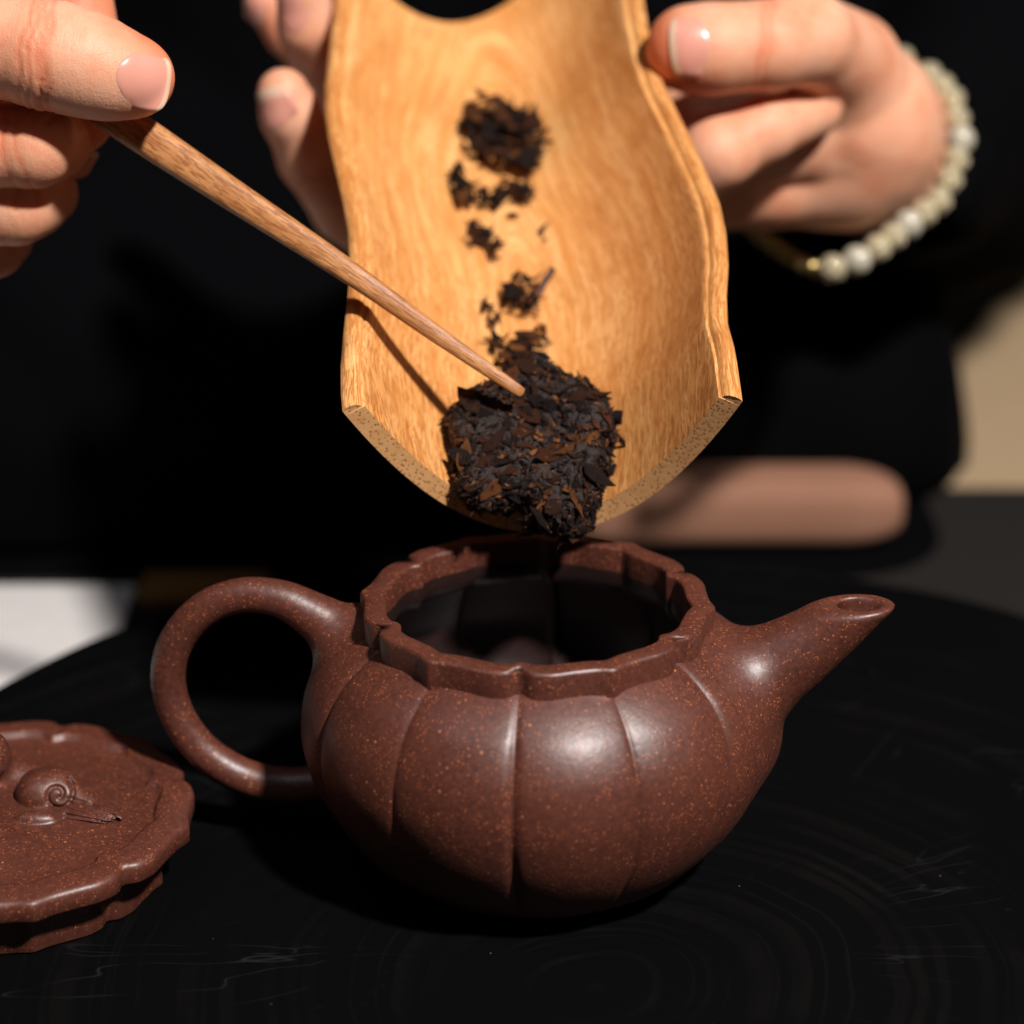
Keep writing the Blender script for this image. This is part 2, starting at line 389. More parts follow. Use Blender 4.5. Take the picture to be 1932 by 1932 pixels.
def body_sdf(p):
    r = np.sqrt(p[0] ** 2 + p[1] ** 2); phi = np.degrees(np.arctan2(p[0], -p[1]))
    rp = r - body_disp(phi, p[2], np.minimum(r, 4.9)).astype(np.float32); z = p[2]
    best = np.full(rp.shape, 99, np.float32)
    for a, b in zip(segA[::2], outer[2::2].astype(np.float32)):
        ab = b - a; t = np.clip(((rp - a[0]) * ab[0] + (z - a[1]) * ab[1]) / (ab @ ab), 0, 1)
        best = np.minimum(best, (rp - a[0] - ab[0] * t) ** 2 + (z - a[1] - ab[1] * t) ** 2)
    sgn = np.where(rp < np.interp(z, oz[::2], orr[::2], left=0, right=0), -1, 1)
    return np.sqrt(best) * sgn
pd = np.array([math.sin(R(84)), -math.cos(R(84)), 0]); pn = np.array([math.cos(R(84)), math.sin(R(84)), 0])
def pp(px, py): return onplane(px, py, (0, 0, 0), pn)      # in the upright plane through spout and handle
def spout():
    c = [(pp(1330, 1330), 1.3), (pp(1400, 1290), 1.02), (pp(1470, 1250), .86), (pp(1555, 1194), .67), (pp(1633, 1128), .57), (pp(1730, 1042), .53)]
    hole = [(pp(1520, 1228), .26), (pp(1590, 1172), .30), (pp(1632, 1130), .33), (pp(1720, 1052), .35)]
    c = [(q[:3], q[3]) for q in spline([list(a) + [b] for a, b in c], 5)]; hole = [(q[:3], q[3]) for q in spline([list(a) + [b] for a, b in hole], 4)]
    tip = pp(1620, 1139); nrm = np.array([-.06, 0, 1.0]); nrm /= np.linalg.norm(nrm)
    def f(p):
        b = body_sdf(p); s = smin(chain(p, c, .04), chain(p, [(pp(1300, 1370), 1.2), (pp(1392, 1385), .80)]), .35)
        cut = (p[0] - tip[0]) * nrm[0] + (p[2] - tip[2]) * nrm[2]
        s = -smin(-s, -cut, .17)
        d = smin(b, s, .85)
        hl = chain(p, hole, .04); d = -smin(-d, hl, .09)
        return d - .003
    V, Fc = snets(f, (2.2, -2.6, 1.6), (8.2, 1.4, 7.2), .055)
    bd = body_sdf([V[:, i].astype(np.float32) for i in range(3)])
    V, Fc = keep(V, Fc, (bd > .0045) & (np.hypot(V[:, 0], V[:, 1]) > 3.45) & (V[:, 0] > 2.5)); mk('spout', V, Fc, clay, pot)
spout()
def handle():
    path = [(700, 1215, .75), (645, 1195, .62), (590, 1160, .47), (530, 1130, .385), (458, 1123, .36), (388, 1148, .36), (335, 1205, .36), (317, 1275, .36), (335, 1350, .36), (385, 1418, .37), (460, 1465, .38), (540, 1482, .39), (610, 1478, .42), (670, 1465, .5)]
    P3 = [list(pp(a, b)) + [c] for a, b, c in path]; sp = spline(P3, 4); c = [(s[:3], s[3]) for s in sp]
    def f(p):
        b = body_sdf(p); s = chain(p, c, .05)
        d = smin(b, s, .55)
        low = p[2] < 2.4
        d = np.where(low, smin(b, s, .25), d)
        return d - .003
    V, Fc = snets(f, (-8.4, -.8, .3), (-2.6, 2.2, 6.6), .055)
    bd = body_sdf([V[:, i].astype(np.float32) for i in range(3)])
    V, Fc = keep(V, Fc, (bd > .0045) & (np.hypot(V[:, 0], V[:, 1]) > 3.45) & (V[:, 0] < -2.8)); mk('handle', V, Fc, clay, pot)
handle()
# ------------------------------------------------------------------ lid
lc = onplane(0, 1520, (0, 0, 1.6), (0, 0, 1)); lc[2] = 0
lid = thing('clay_lid', 'scalloped clay lid with scroll carved knob, lying left of the teapot', 'lid', lc)
def lid_star(p, Rv, k=1.0):                  # p degrees counter-clockwise from +x
    d = np.mod(p - 20, 60.0); d0 = np.minimum(d, 60 - d); d30 = abs(d - 30)
    loc = np.mod(d, 30) - 15; base = math.cos(R(15)) / np.cos(np.radians(loc))
    return Rv * (1 + .35 * k * (base - 1)) - k * .18 * math.exp(-(d0 / 2.8) ** 2) + k * .065 * math.exp(-((d0 - 10) / 5.5) ** 2) + k * .09 * math.exp(-(d30 / 3.6) ** 2)
def lid_plate():
    prof = [(2.95, .0, .98), (3.4, .0, 1.06), (3.96, 1, 1.1), (4.01, 1, 1.16), (4.02, 1, 1.45), (4.0, 1, 1.52), (3.94, 1, 1.575), (3.86, 1, 1.59), (3.40, 1, 1.635), (3.33, 1, 1.625), (3.29, 1, 1.51), (3.2, 1, 1.485), (2.6, .7, 1.53), (1.8, .2, 1.60), (.9, 0, 1.65), (.001, 0, 1.67)]
    V = []
    for p in np.linspace(0, 360, 720, endpoint=False):
        for r, k, z in prof:
            rr = lid_star(p, r * 1.008, k); V.append((lc[0] + rr * math.cos(R(p)), lc[1] + rr * math.sin(R(p)), z))
    mk('plate', V, grid_faces(720, len(prof), True), clay, lid)
    prof = [(2.6, .0), (2.6, .03), (2.7, 0), (3.31, 0), (3.38, .03), (3.41, .08), (3.41, 1.12)]
    V = []
    for p in np.linspace(0, 360, 720, endpoint=False):
        for r, z in prof:
            rr = lid_star(p, r, .8); V.append((lc[0] + rr * math.cos(R(p)), lc[1] + rr * math.sin(R(p)), z))
    mk('flange', V, grid_faces(720, len(prof), True), clay, lid)
lid_plate()
def lid_top(x, y):                            # height of the field
    return np.interp(np.hypot(x - lc[0], y - lc[1]), [0, .9, 1.8, 2.6, 3.2], [1.67, 1.65, 1.60, 1.53, 1.485])
def lid_relief():
    def L(px, py, z=1.55): return onplane(px, py, (0, 0, z), (0, 0, 1))
    cen = at(108, 1500, 50.0)
    def flat(p):
        q = [p[i] - cen[i] for i in range(3)]
        d = np.maximum(np.abs(q[0] * cF[0] + q[1] * cF[1] + q[2] * cF[2]) * 0, 0)
        k = FPX / 50.0 / 93.0
        return [q[0] * cR[0] + q[1] * cR[1] + q[2] * cR[2], q[0] * cU[0] + q[1] * cU[1] + q[2] * cU[2], d]
    dl = depth_of(L(108, 1500, 1.9)); cen = at(108, 1500, dl); pc = FPX / dl
    def E(x, y): return np.array([(x - 108) / pc, -(y - 1500) / pc, 0.0])
    spir = [(np.array([rr * math.cos(a), rr * math.sin(a), 0]), .001) for a, rr in [(R(-60) + t * R(480),   .07 + .28 * t) for t in np.linspace(0, 1, 26)]]
    strokes = []
    for k in range(5):
        strokes.append([(E(128, 1506 + k * 9), .001), (E(172, 1518 + k * 7), .001), (E(240 - abs(k - 3) * 6, 1536 + k * 5), .001)])
    strokes.append([(E(34, 1440), .001), (E(48, 1452), .001), (E(70, 1450), .001), (E(96, 1438), .001)])
    def f(p):
        p = [p[0], p[1], p[2] - .08]; plane = (p[2] + .08 - lid_top(p[0], p[1]).astype(np.float32)) + .01
        p = [p[0], p[1], p[2] + .08]
        knob = chain(p, [(L(-26, 1440) - np.array([0, 0, .3]), .62), (L(-28, 1430, 2.1), .48), (L(-30, 1425, 2.9), .55)], .3)
        knob = smin(knob, ellipsoid(p, L(1, 1400, 1.95), (.20, .3, .40)), .08)
        ear = chain(p, [(L(74, 1500, 1.68), .50), (L(108, 1496, 1.68), .48), (L(165, 1518, 1.60), .24)], .25)
        ear = smin(ear, chain(p, [(L(70, 1482, 1.7), .36), (L(98, 1470, 1.75), .32)], .1), .2)
        sw_ = chain(p, [(L(-10, 1470, 1.5), .40), (L(40, 1470, 1.45), .33), (L(110, 1478, 1.4), .30), (L(150, 1500, 1.45), .2)], .2)
        d = smin(plane, knob, .5); d = smin(d, sw_, .25); d = smin(d, ear, .05)
        d = smin(d, ellipsoid(p, L(66, 1546, 1.63), (.46, .22, .19)), .07)
        d = smin(d, ellipsoid(p, L(160, 1532, 1.61), (.88, .38, .15), np.array([[math.cos(-.32), -math.sin(-.32), 0], [math.sin(-.32), math.cos(-.32), 0], [0, 0, 1]])), .08)
        q = flat(p); g = chain(q, spir, .001); up = (p[2] > 1.6)
        d = d + .075 * np.exp(-(g / .042) ** 2)
        ms = 0
        for st in strokes: ms = np.maximum(ms, .035 * np.exp(-(chain(q, st, .001) / .024) ** 2))
        d = d + ms
        return d
    V, Fc = snets(f, (lc[0] - 1.2, lc[1] - 2.1, 1.3), (lc[0] + 2.9, lc[1] + 1.7, 3.6), .027)
    dd = V[:, 2] - lid_top(V[:, 0], V[:, 1]); V, Fc = keep(V, Fc, dd > -.004)
    mk('knob', V, Fc, clay, lid)
lid_relief()
# ------------------------------------------------------------------ bamboo scoop
ALPHA = R(25); roll = R(2.2)
sa = np.array([0, math.cos(ALPHA), math.sin(ALPHA)])             # along the bowl, away from the lip
sx_ = np.array([math.cos(roll), 0, math.sin(roll)]); sx_ = sx_ - sa * (sx_ @ sa); sx_ /= np.linalg.norm(sx_)
sn = np.cross(sx_, sa)                                           # up, out of the bowl
Q = np.array([.45, .80, 9.95])
Lpx = [(648, 795), (643, 745), (643, 690), (648, 630), (656, 560), (660, 500), (656, 440), (648, 385), (633, 319), (620, 260), (614, 210), (614, 160), (620, 110), (626, 50), (632, 0), (636, -60), (644, -110), (650, -200), (660, -320)]
Rpx = [(1402, 767), (1398, 735), (1390, 680), (1384, 650), (1373, 612), (1371, 560), (1374, 500), (1370, 440), (1358, 385), (1335, 330), (1305, 265), (1275, 205), (1252, 160), (1235, 110), (1222, 50), (1214, 0), (1205, -60), (1196, -110), (1180, -200), (1160, -320)]
def sw(pxs):
    o = []
    for a, b in pxs:
        q = onplane(a, b, Q, sn) - Q; o.append((q @ sa, q @ sx_))
    o = np.array(o); return o[np.argsort(o[:, 0])]
EL, ER = sw(Lpx), sw(Rpx)
def edge(E, s): return np.interp(s, E[:, 0], E[:, 1])
def scoop_pt(u, s, inset):
    """u -1..1 across, s cm along, inset: 0 outer skin, else wall thickness"""
    l, r = edge(EL, s), edge(ER, s); half = (r - l) / 2; mid = (r + l) / 2
    h = 3.85 + .08 * math.cos(s * .9) - .085 * max(0, s - 1)
    dep = h * (1 - abs(u) ** 2.15)
    x = mid + half * u; z = -dep
    if inset:
        du = h * 2.15 * abs(u) ** 1.15 * (1 if u > 0 else -1) / half      # slope
        nx, nz = -du, 1.0; ln = math.hypot(nx, nz); x += nx / ln * inset; z += nz / ln * inset
        z = min(z, -.02)
        z += .15 * math.exp(-((s - 2.3 - .9 * (1 - abs(u))) / .35) ** 2) * (1 - u * u) - .05 * math.exp(-((s - 9.8) / .6) ** 2)
    return Q + sa * s + sx_ * x + sn * z
S_END = 16.6
def s_end(u): return 15.9 + 1.6 * abs(u + .66) ** 1.8
def s_start(u): return .0 + .10 * (1 - u * u)
def build_scoop():
    nu, ns = 121, 150; t = .42
    us = np.linspace(-1, 1, nu); us = np.sign(us) * np.abs(us) ** .9
    tilt = t
    V = []; UV = []
    arc = us * 5.6
    def grid(inset):
        b = len(V)
        for i, u in enumerate(us):
            for j in range(ns):
                f = j / (ns - 1); s0, s1 = s_start(u), s_end(u)
                if inset: s0 += .04; s1 -= .04
                s = s0 + (s1 - s0) * f; V.append(scoop_pt(u, s, inset)); UV.append((arc[i], s))
        return b
    # inner surface stops a wall short of the rim so the rim top is a flat band
    def grid_in():
        b = len(V)
        for i, u in enumerate(us):
            for j in range(ns):
                f = j / (ns - 1); s0, s1 = s_start(u) + .15, s_end(u) - .03; s = s0 + (s1 - s0) * f
                V.append(scoop_pt(u * .992, s, t)); UV.append((arc[i], s))
        return b
    bo = grid(0); bi = grid_in()
    root = thing('tea_scoop', 'pale bamboo tea scoop tilted over the teapot mouth, holding dark tea', 'tea scoop', Q - sn * 3.9)
    Vn = np.array(V); UVn = np.array(UV)
    def sub(name, faces, mat, vv=None, uu=None, flip=False):
        return mk(name, Vn if vv is None else vv, faces, mat, root, True, UVn if uu is None else uu)
    # one body mesh, several materials
    F1 = grid_faces(nu, ns, base=bo, flip=False); F2 = grid_faces(nu, ns, base=bi, flip=True)
    rimF = []; endF = []
    # rim bands with a rounded crown: extra row of vertices
    extra = []; euv = []
    def band(iu, side):
        rows = [bo + iu * ns]
        nonlocal extra, euv
        for k, (a, hgt) in enumerate(((.12, .05), (.35, .09), (.65, .10), (.88, .06))):
            start = len(Vn) + len(extra)
            for j in range(ns):
                po = Vn[bo + iu * ns + j]; pi = Vn[bi + iu * ns + j]; extra.append(po * (1 - a) + pi * a + sn * hgt * (1 + .9 * math.exp(-((UVn[bo + iu * ns + j][1] - 1.75) / .35) ** 2) + .8 * math.exp(-((UVn[bo + iu * ns + j][1] - 5.6) / .5) ** 2)))
                euv.append((side * (6 + a * .6), UVn[bo + iu * ns + j][1]))
            rows.append(start)
        rows.append(bi + iu * ns)
        for a, b in zip(rows[:-1], rows[1:]):
            for j in range(ns - 1):
                q = (a + j, b + j, b + j + 1, a + j + 1); rimF.append(q if side > 0 else q[::-1])
        return rows
    rl = band(0, -1); rr = band(nu - 1, 1)
    for j, fl in ((0, False), (ns - 1, True)):
        for i in range(nu - 1):
            q = (bo + i * ns + j, bi + i * ns + j, bi + (i + 1) * ns + j, bo + (i + 1) * ns + j); endF.append(q[::-1] if fl else q)
        for rows, side in ((rl, 1), (rr, -1)):
            q = [r + j for r in rows]; endF.append(q if (side > 0) == (not fl) else q[::-1])
    VV = np.vstack([Vn, extra]); UU = np.vstack([UVn, euv])
    o = mk('bowl', VV, F1 + F2 + rimF + endF, [bam_in, bam_rim, bam_end], root, True, UU)
    mi = [1] * len(F1) + [0] * len(F2) + [1] * len(rimF) + [2] * len(endF)
    o.data.polygons.foreach_set('material_index', mi)
    sm = [True] * (len(F1) + len(F2) + len(rimF)) + [False] * len(endF); o.data.polygons.foreach_set('use_smooth', sm)
    es = o.modifiers.new('edge', 'EDGE_SPLIT'); es.split_angle = R(50)
    return BVHTree.FromPolygons([tuple(v) for v in Vn.tolist()], F2)
scoop_bvh = build_scoop()
def hit(px, py):
    r = scoop_bvh.ray_cast(Vector(cam_p), Vector(ray(px, py)))
    return (np.array(r[0]), np.array(r[1]) * (1 if r[1].dot(Vector(cam_p) - r[0]) > 0 else -1)) if r[0] is not None else (None, None)
# ------------------------------------------------------------------ tea
def leaf_mesh(k, narrow, curl):
    rr = random.Random(k); nl, na = 7, 8; V = []; off = rr.random() * 50
    bx, by, tw = rr.uniform(-.5, .5), rr.uniform(-.3, .6) * curl, rr.uniform(-1.6, 1.6)
    for i in range(nl):
        t = i / (nl - 1) * 2 - 1; wd = max(.04, (1 - abs(t) ** 2.2)) * narrow * (1 + .35 * mn.noise(Vector((t * 2, off, 0))))
        th = wd * rr.uniform(.28, .42) + .02
        for j in range(na):
            a = 2 * math.pi * j / na; y = math.cos(a) * wd; z = math.sin(a) * th + .9 * y * y / max(narrow, .05) * .7
            c, s = math.cos(tw * t), math.sin(tw * t); y, z = y * c - z * s, y * s + z * c
            p = Vector((t, y + bx * t * t, z + by * t * t)); q = p + Vector((0, 0, off))
            p += Vector((mn.noise(q * 2.3), mn.noise(q * 2.3 + Vector((9, 0, 0))), mn.noise(q * 2.3 + Vector((0, 9, 0))))) * .13
            V.append(tuple(p))
    Fc = [];
    for i in range(nl - 1):
        for j in range(na): j2 = (j + 1) % na; Fc.append((i * na + j, i * na + j2, (i + 1) * na + j2, (i + 1) * na + j))
    Fc.append(tuple(range(na))[::-1]); Fc.append(tuple((nl - 1) * na + j for j in range(na)))
    return np.array(V), Fc
LEAF = [leaf_mesh(i, [.13, .20, .32, .46][i % 4], 1 if i % 2 else .5) for i in range(14)]
LMESH = []
for i, (V, Fc) in enumerate(LEAF):
    me = bpy.data.meshes.new('leaf'); me.from_pydata(V.tolist(), [], Fc); me.materials.append(tea)
    me.polygons.foreach_set('use_smooth', [True] * len(me.polygons)); LMESH.append(me)
def frame(n, spin, lift=0.0):
    n = n / np.linalg.norm(n); t = np.cross(n, [0, 0, 1.0] if abs(n[2]) < .9 else [1.0, 0, 0]); t /= np.linalg.norm(t); b = np.cross(n, t)
    x = t * math.cos(spin) + b * math.sin(spin); x = x + n * lift; x /= np.linalg.norm(x); y = np.cross(n, x); y /= np.linalg.norm(y); return np.stack([x, y, np.cross(x, y)], 1)
def leaf_obj(parent, pos, n, size, spin=None, lift=None, k=None):
    M = frame(np.asarray(n), random.uniform(0, 6.28) if spin is None else spin, random.uniform(-.35, .35) if lift is None else lift)
    o = link(bpy.data.objects.new('leaf', LMESH[random.randrange(len(LMESH)) if k is None else k])); o.parent = parent
    M4 = Matrix(M.tolist()).to_4x4(); loc = Vector((np.asarray(pos) - np.asarray(parent['_o'])) * S)
    o.matrix_local = Matrix.Translation(loc) @ M4 @ Matrix.Scale(size * S, 4); return o
class Bits:                                   # joined crumbs
    def __init__(s): s.V = []; s.F = []; s.n = 0
    def add(s, pos, n, size, ax=(1, 1, 1)):
        V, Fc = LEAF[random.randrange(len(LEAF))]; M = frame(np.asarray(n), random.uniform(0, 6.28), random.uniform(-.8, .8))
        s.V.append((V * np.array(ax) * size) @ M.T + pos); s.F += [tuple(i + s.n for i in f) for f in Fc]; s.n += len(V)
    def build(s, name, parent=None):
        o = mk(name, np.vstack(s.V), s.F, tea, parent); o['kind'] = 'stuff'; return o
chunk_px = [(905, 735), (950, 725), (980, 700), (1000, 675), (1035, 690), (1075, 708), (1112, 718), (1140, 748), (1158, 790), (1164, 830), (1156, 880), (1136, 920), (1132, 962), (1120, 990), (1075, 1015), (1040, 1012), (1005, 985), (975, 945), (930, 955), (885, 952), (858, 925), (852, 885), (842, 845), (842, 800), (865, 762)]
cn = np.array([0, -.66, .75]); cn /= np.linalg.norm(cn); c1 = np.array([1.0, 0, 0]); c2 = np.cross(cn, c1)
cc = at(1000, 850, depth_of(hit(1060, 850)[0]) - 1.15)
def build_chunk():
    poly = np.array([[(q := onplane(a, b, cc, cn) - cc) @ c1, q @ c2] for a, b in chunk_px]); poly = (poly * .955).astype(np.float32)
    base = hit(1000, 930)[0]
    root = thing('tea_chunk', 'large dark brown chunk of pressed tea leaves at the lip of the scoop', 'tea', base)
    def f(p):
        q = [p[i] - cc[i] for i in range(3)]
        x = q[0]; y = q[0] * c2[0] + q[1] * c2[1] + q[2] * c2[2]; z = q[0] * cn[0] + q[1] * cn[1] + q[2] * cn[2]
        d = np.full(x.shape, 1e9, np.float32); ins = np.zeros(x.shape, bool)
        for i in range(len(poly)):
            a, b = poly[i], poly[i - 1]; e = b - a; wx, wy = x - a[0], y - a[1]
            t = np.clip((wx * e[0] + wy * e[1]) / (e @ e), 0, 1); d = np.minimum(d, (wx - e[0] * t) ** 2 + (wy - e[1] * t) ** 2)
            c = ((a[1] > y) != (b[1] > y)) & (x < (b[0] - a[0]) * (y - a[1]) / (b[1] - a[1] + 1e-9) + a[0]); ins ^= c
        d = np.sqrt(d) * np.where(ins, -1, 1)
        d2 = np.stack([d + .45, np.abs(z) - .55 + .45])
        e = np.sqrt(np.maximum(d2[0], 0) ** 2 + np.maximum(d2[1], 0) ** 2) + np.minimum(np.maximum(d2[0], d2[1]), 0) - .45
        for k, (fr, am) in enumerate(((1.7, .10), (3.9, .07), (8.5, .035), (17, .015))):
            e = e + am * (np.sin(fr * x + 1.3 * k + 2 * np.sin(fr * .6 * y)) * np.sin(fr * y * 1.1 + k + 1.5 * np.sin(fr * .7 * z)) + .6 * np.sin(fr * z * 1.3 + k * 2 + np.sin(fr * x)))
        return e
    V, Fc = snets(f, cc - 3.2, cc + 3.2, .06, 0)
    ck = NT('pressed_tea'); nz = ck.noise(ck.co(), 420, 5, .7).outputs[0]
    ck.set(Base_Color=ck.ramp(nz, [(.3, (.010, .0065, .006)), (.6, (.022, .010, .007)), (.75, (.05, .018, .008))]), Roughness=.55, Normal=ck.bump(nz, 1, .0012))
    mk('core', V, Fc, ck.m, root)
    me = bvh_of(V, Fc); fc = V[Fc].mean(1); nn = np.cross(V[Fc[:, 2]] - V[Fc[:, 0]], V[Fc[:, 3]] - V[Fc[:, 1]]); nn /= np.linalg.norm(nn, axis=1)[:, None] + 1e-9
    vis = (nn @ (-cF)) > -.25; idx = np.nonzero(vis)[0]
    for q in rng.choice(idx, 290, replace=False):
        leaf_obj(root, fc[q] + nn[q] * random.uniform(-.06, .03), nn[q] + rng.normal(0, .15, 3), random.choice((.15, .2, .24, .3, .36, .42)), lift=random.uniform(-.2, .2))
    b = Bits()
    for q in rng.choice(idx, 2400): b.add(fc[q] + nn[q] * random.uniform(-.03, .045), nn[q] + rng.normal(0, .4, 3), random.uniform(.045, .13))
    b.build('leaf_fragments', root)
build_chunk()
GT = 'loose tea leaves scattered up the scoop'
def clump(name, label, pts, n, size, layers=.0, ax=None, group=GT, flakes=0, spiky=False):
    """pts: polygon of the clump in the bowl; leaves lie on the bamboo and on each other"""
    pts = np.array(pts, float); c = pts.mean(0); h0 = hit(*c); root = thing(name, label, 'tea', h0[0], group)
    mn_, mx = pts.min(0), pts.max(0); got = 0; b = Bits()
    def inside(q):
        r = False
        for i in range(len(pts)):
            a, e = pts[i], pts[i - 1]
            if (a[1] > q[1]) != (e[1] > q[1]) and q[0] < (e[0] - a[0]) * (q[1] - a[1]) / (e[1] - a[1]) + a[0]: r = not r
        return r
    tries = 0
    while got < n + flakes and tries < 20000:
        tries += 1; q = mn_ + (mx - mn_) * rng.random(2)
        if not inside(q): continue
        p, nm = hit(*q)
        if p is None: continue
        sz = random.uniform(*size); lift = layers * random.random() ** 1.2
        if got < n:
            leaf_obj(root, p + nm * (.06 + sz * .12 + lift), nm + rng.normal(0, .12, 3), sz, lift=random.uniform(-.25, .35) if not spiky else random.uniform(-.6, .8))
        else: b.add(p + nm * (.03 + lift * random.random()), nm + rng.normal(0, .4, 3), random.uniform(.03, .09))
        got += 1
    if flakes: b.build('leaf_fragments', root)
clump('tea_clump', 'upper spiky clump of dark tea leaves, highest in the scoop', [(888, 205), (925, 222), (985, 212), (1025, 235), (1045, 280), (1035, 308), (990, 330), (925, 318), (880, 290), (868, 255)], 120, (.22, .46), .55, flakes=120, spiky=True)
clump('tea_clump', 'curved clump of tea leaves hooked just below the upper spiky clump', [(852, 322), (874, 320), (868, 350), (885, 368), (925, 374), (960, 350), (1002, 342), (994, 362), (1018, 376), (970, 390), (915, 402), (856, 392), (846, 360)], 55, (.18, .36), .25, flakes=80)
clump('tea_clump', 'ragged bent tea fragment left of centre, mid scoop, with an open gap', [(870, 425), (900, 418), (925, 445), (942, 470), (935, 497), (920, 492), (915, 470), (875, 468), (890, 448)], 28, (.14, .28), .12, flakes=25)
clump('tea_clump', 'layered tea leaf pile in mid scoop with a twig leaning out of it', [(945, 545), (975, 532), (1020, 535), (1015, 560), (1030, 590), (1000, 612), (965, 600), (950, 575)], 40, (.14, .34), .30, flakes=60)
clump('tea_clump', 'small broken tea bits beside the layered pile, on its left side', [(892, 570), (915, 568), (930, 590), (948, 612), (945, 625), (920, 622), (915, 600)], 18, (.10, .2), .05, flakes=18)
clump('tea_clump', 'spread of flat tea leaves just above the large chunk, crossed by the stick', [(895, 645), (940, 650), (975, 655), (1010, 615), (1032, 625), (1028, 660), (1045, 662), (1010, 690), (975, 720), (930, 690)], 55, (.13, .32), .22, flakes=80)
def single(px, py, sz, label, k, spin=0.6):
    p, nm = hit(px, py); V, Fc = LEAF[k]; M = frame(nm, spin, .0)
    o = mk('tea_leaf', V * sz @ M.T + p + nm * .08, Fc, tea); o.data.transform(Matrix.Translation(-Vector((p) * S))); o.location = Vector(p * S)
    tag(o, label, 'tea leaf', 'single tea leaves lying on the scoop')
single(968, 411, .17, 'single small oval tea leaf lying above the middle of the scoop', 3, .1)
single(1026, 434, .22, 'single upright tea leaf right of the small oval one', 2, 1.4)
single(1030, 456, .08, 'tiny tea crumb just below the upright single leaf', 3, .3)
def twig():
    p, nm = hit(1010, 580); q, nm2 = hit(1055, 533); p = p + nm * .35; q = q + nm2 * .5; ax = (q - p) / np.linalg.norm(q - p)
    s = np.cross(ax, nm); s /= np.linalg.norm(s); t = np.cross(s, ax); V = []
    for i in range(9):
        f = i / 8; c = p + (q - p) * f + s * .02 * math.sin(f * 5)
        for j in range(8): a = j * math.pi / 4; V.append(c + (s * math.cos(a) + t * math.sin(a)) * (.085 + .02 * math.sin(f * 9 + j)))
    m = plain('twig_brown', (.075, .024, .014), .6)
    tag(mk('twig', V, [(i * 8 + j, i * 8 + (j + 1) % 8, (i + 1) * 8 + (j + 1) % 8, (i + 1) * 8 + j) for i in range(8) for j in range(8)] + [tuple(range(8)), tuple(range(71, 63, -1))], m), 'short reddish brown twig sticking out of the mid scoop tea pile', 'twig')
twig()
cr = Bits()
for _ in range(150):
    py = 500 + 260 * random.random() ** 1.3 if random.random() < .55 else random.uniform(380, 560); px = random.gauss(975, 55)
    p, nm = hit(px, py)
    if p is not None: cr.add(p + nm * .012, nm, random.uniform(.010, .035))
for _ in range(60):
    p, nm = hit(random.gauss(1215, 40), random.gauss(745, 22))
    if p is not None: cr.add(p + nm * .008, nm, random.uniform(.006, .016))
tag(cr.build('tea_crumbs'), 'fine dark tea crumbs dusted over the bamboo bowl', 'tea crumbs')
# ------------------------------------------------------------------ tea needle
def needle():
    a = at(985, 742, depth_of(cc) - .75); rim = at(657, 512, 50.8); hnd = at(120, 155, 51.3)
    pts = spline([a, at(820, 628, (depth_of(a) + 50.8) / 2), rim, at(400, 342, 51.05), hnd], 14); n = len(pts)
    root_p = a; V = []; UV = []
    for i, p in enumerate(pts):
        f = np.linalg.norm(p - a); wd = .125 + .028 * f if f < 9.5 else .391 + .005 * (f - 9.5)
        if i == 0: wd = .11
        t = pts[min(i + 1, n - 1)] - pts[max(i - 1, 0)]; t /= np.linalg.norm(t); s = np.cross(t, cF); s /= np.linalg.norm(s); b = np.cross(s, t)
        for j in range(24):
            an = 2 * math.pi * j / 24; c_, s_ = math.cos(an), math.sin(an)
            e = (abs(c_) ** 3 + abs(s_) ** 3) ** (-1 / 3); V.append(p + (s * c_ + b * s_ * .72) * wd * e); UV.append((j / 24 * 2.2 if j < 13 else (24 - j) / 24 * 2.2, f))
    Fc = [(i * 24 + j, (i + 1) * 24 + j, (i + 1) * 24 + (j + 1) % 24, i * 24 + (j + 1) % 24) for i in range(n - 1) for j in range(24)]
    V.append(a + (a - pts[1]) * .25); UV.append((0, 0)); c = len(V) - 1
    for j in range(24): Fc.append((c, j, (j + 1) % 24))
    Fc.append(tuple((n - 1) * 24 + j for j in range(24))[::-1])
    o = mk('tea_needle', V, Fc, bam_st, None, True, np.array(UV)); tag(o, 'long tapering bamboo tea needle pushing the tea, held between finger and thumb', 'tea needle')
needle()
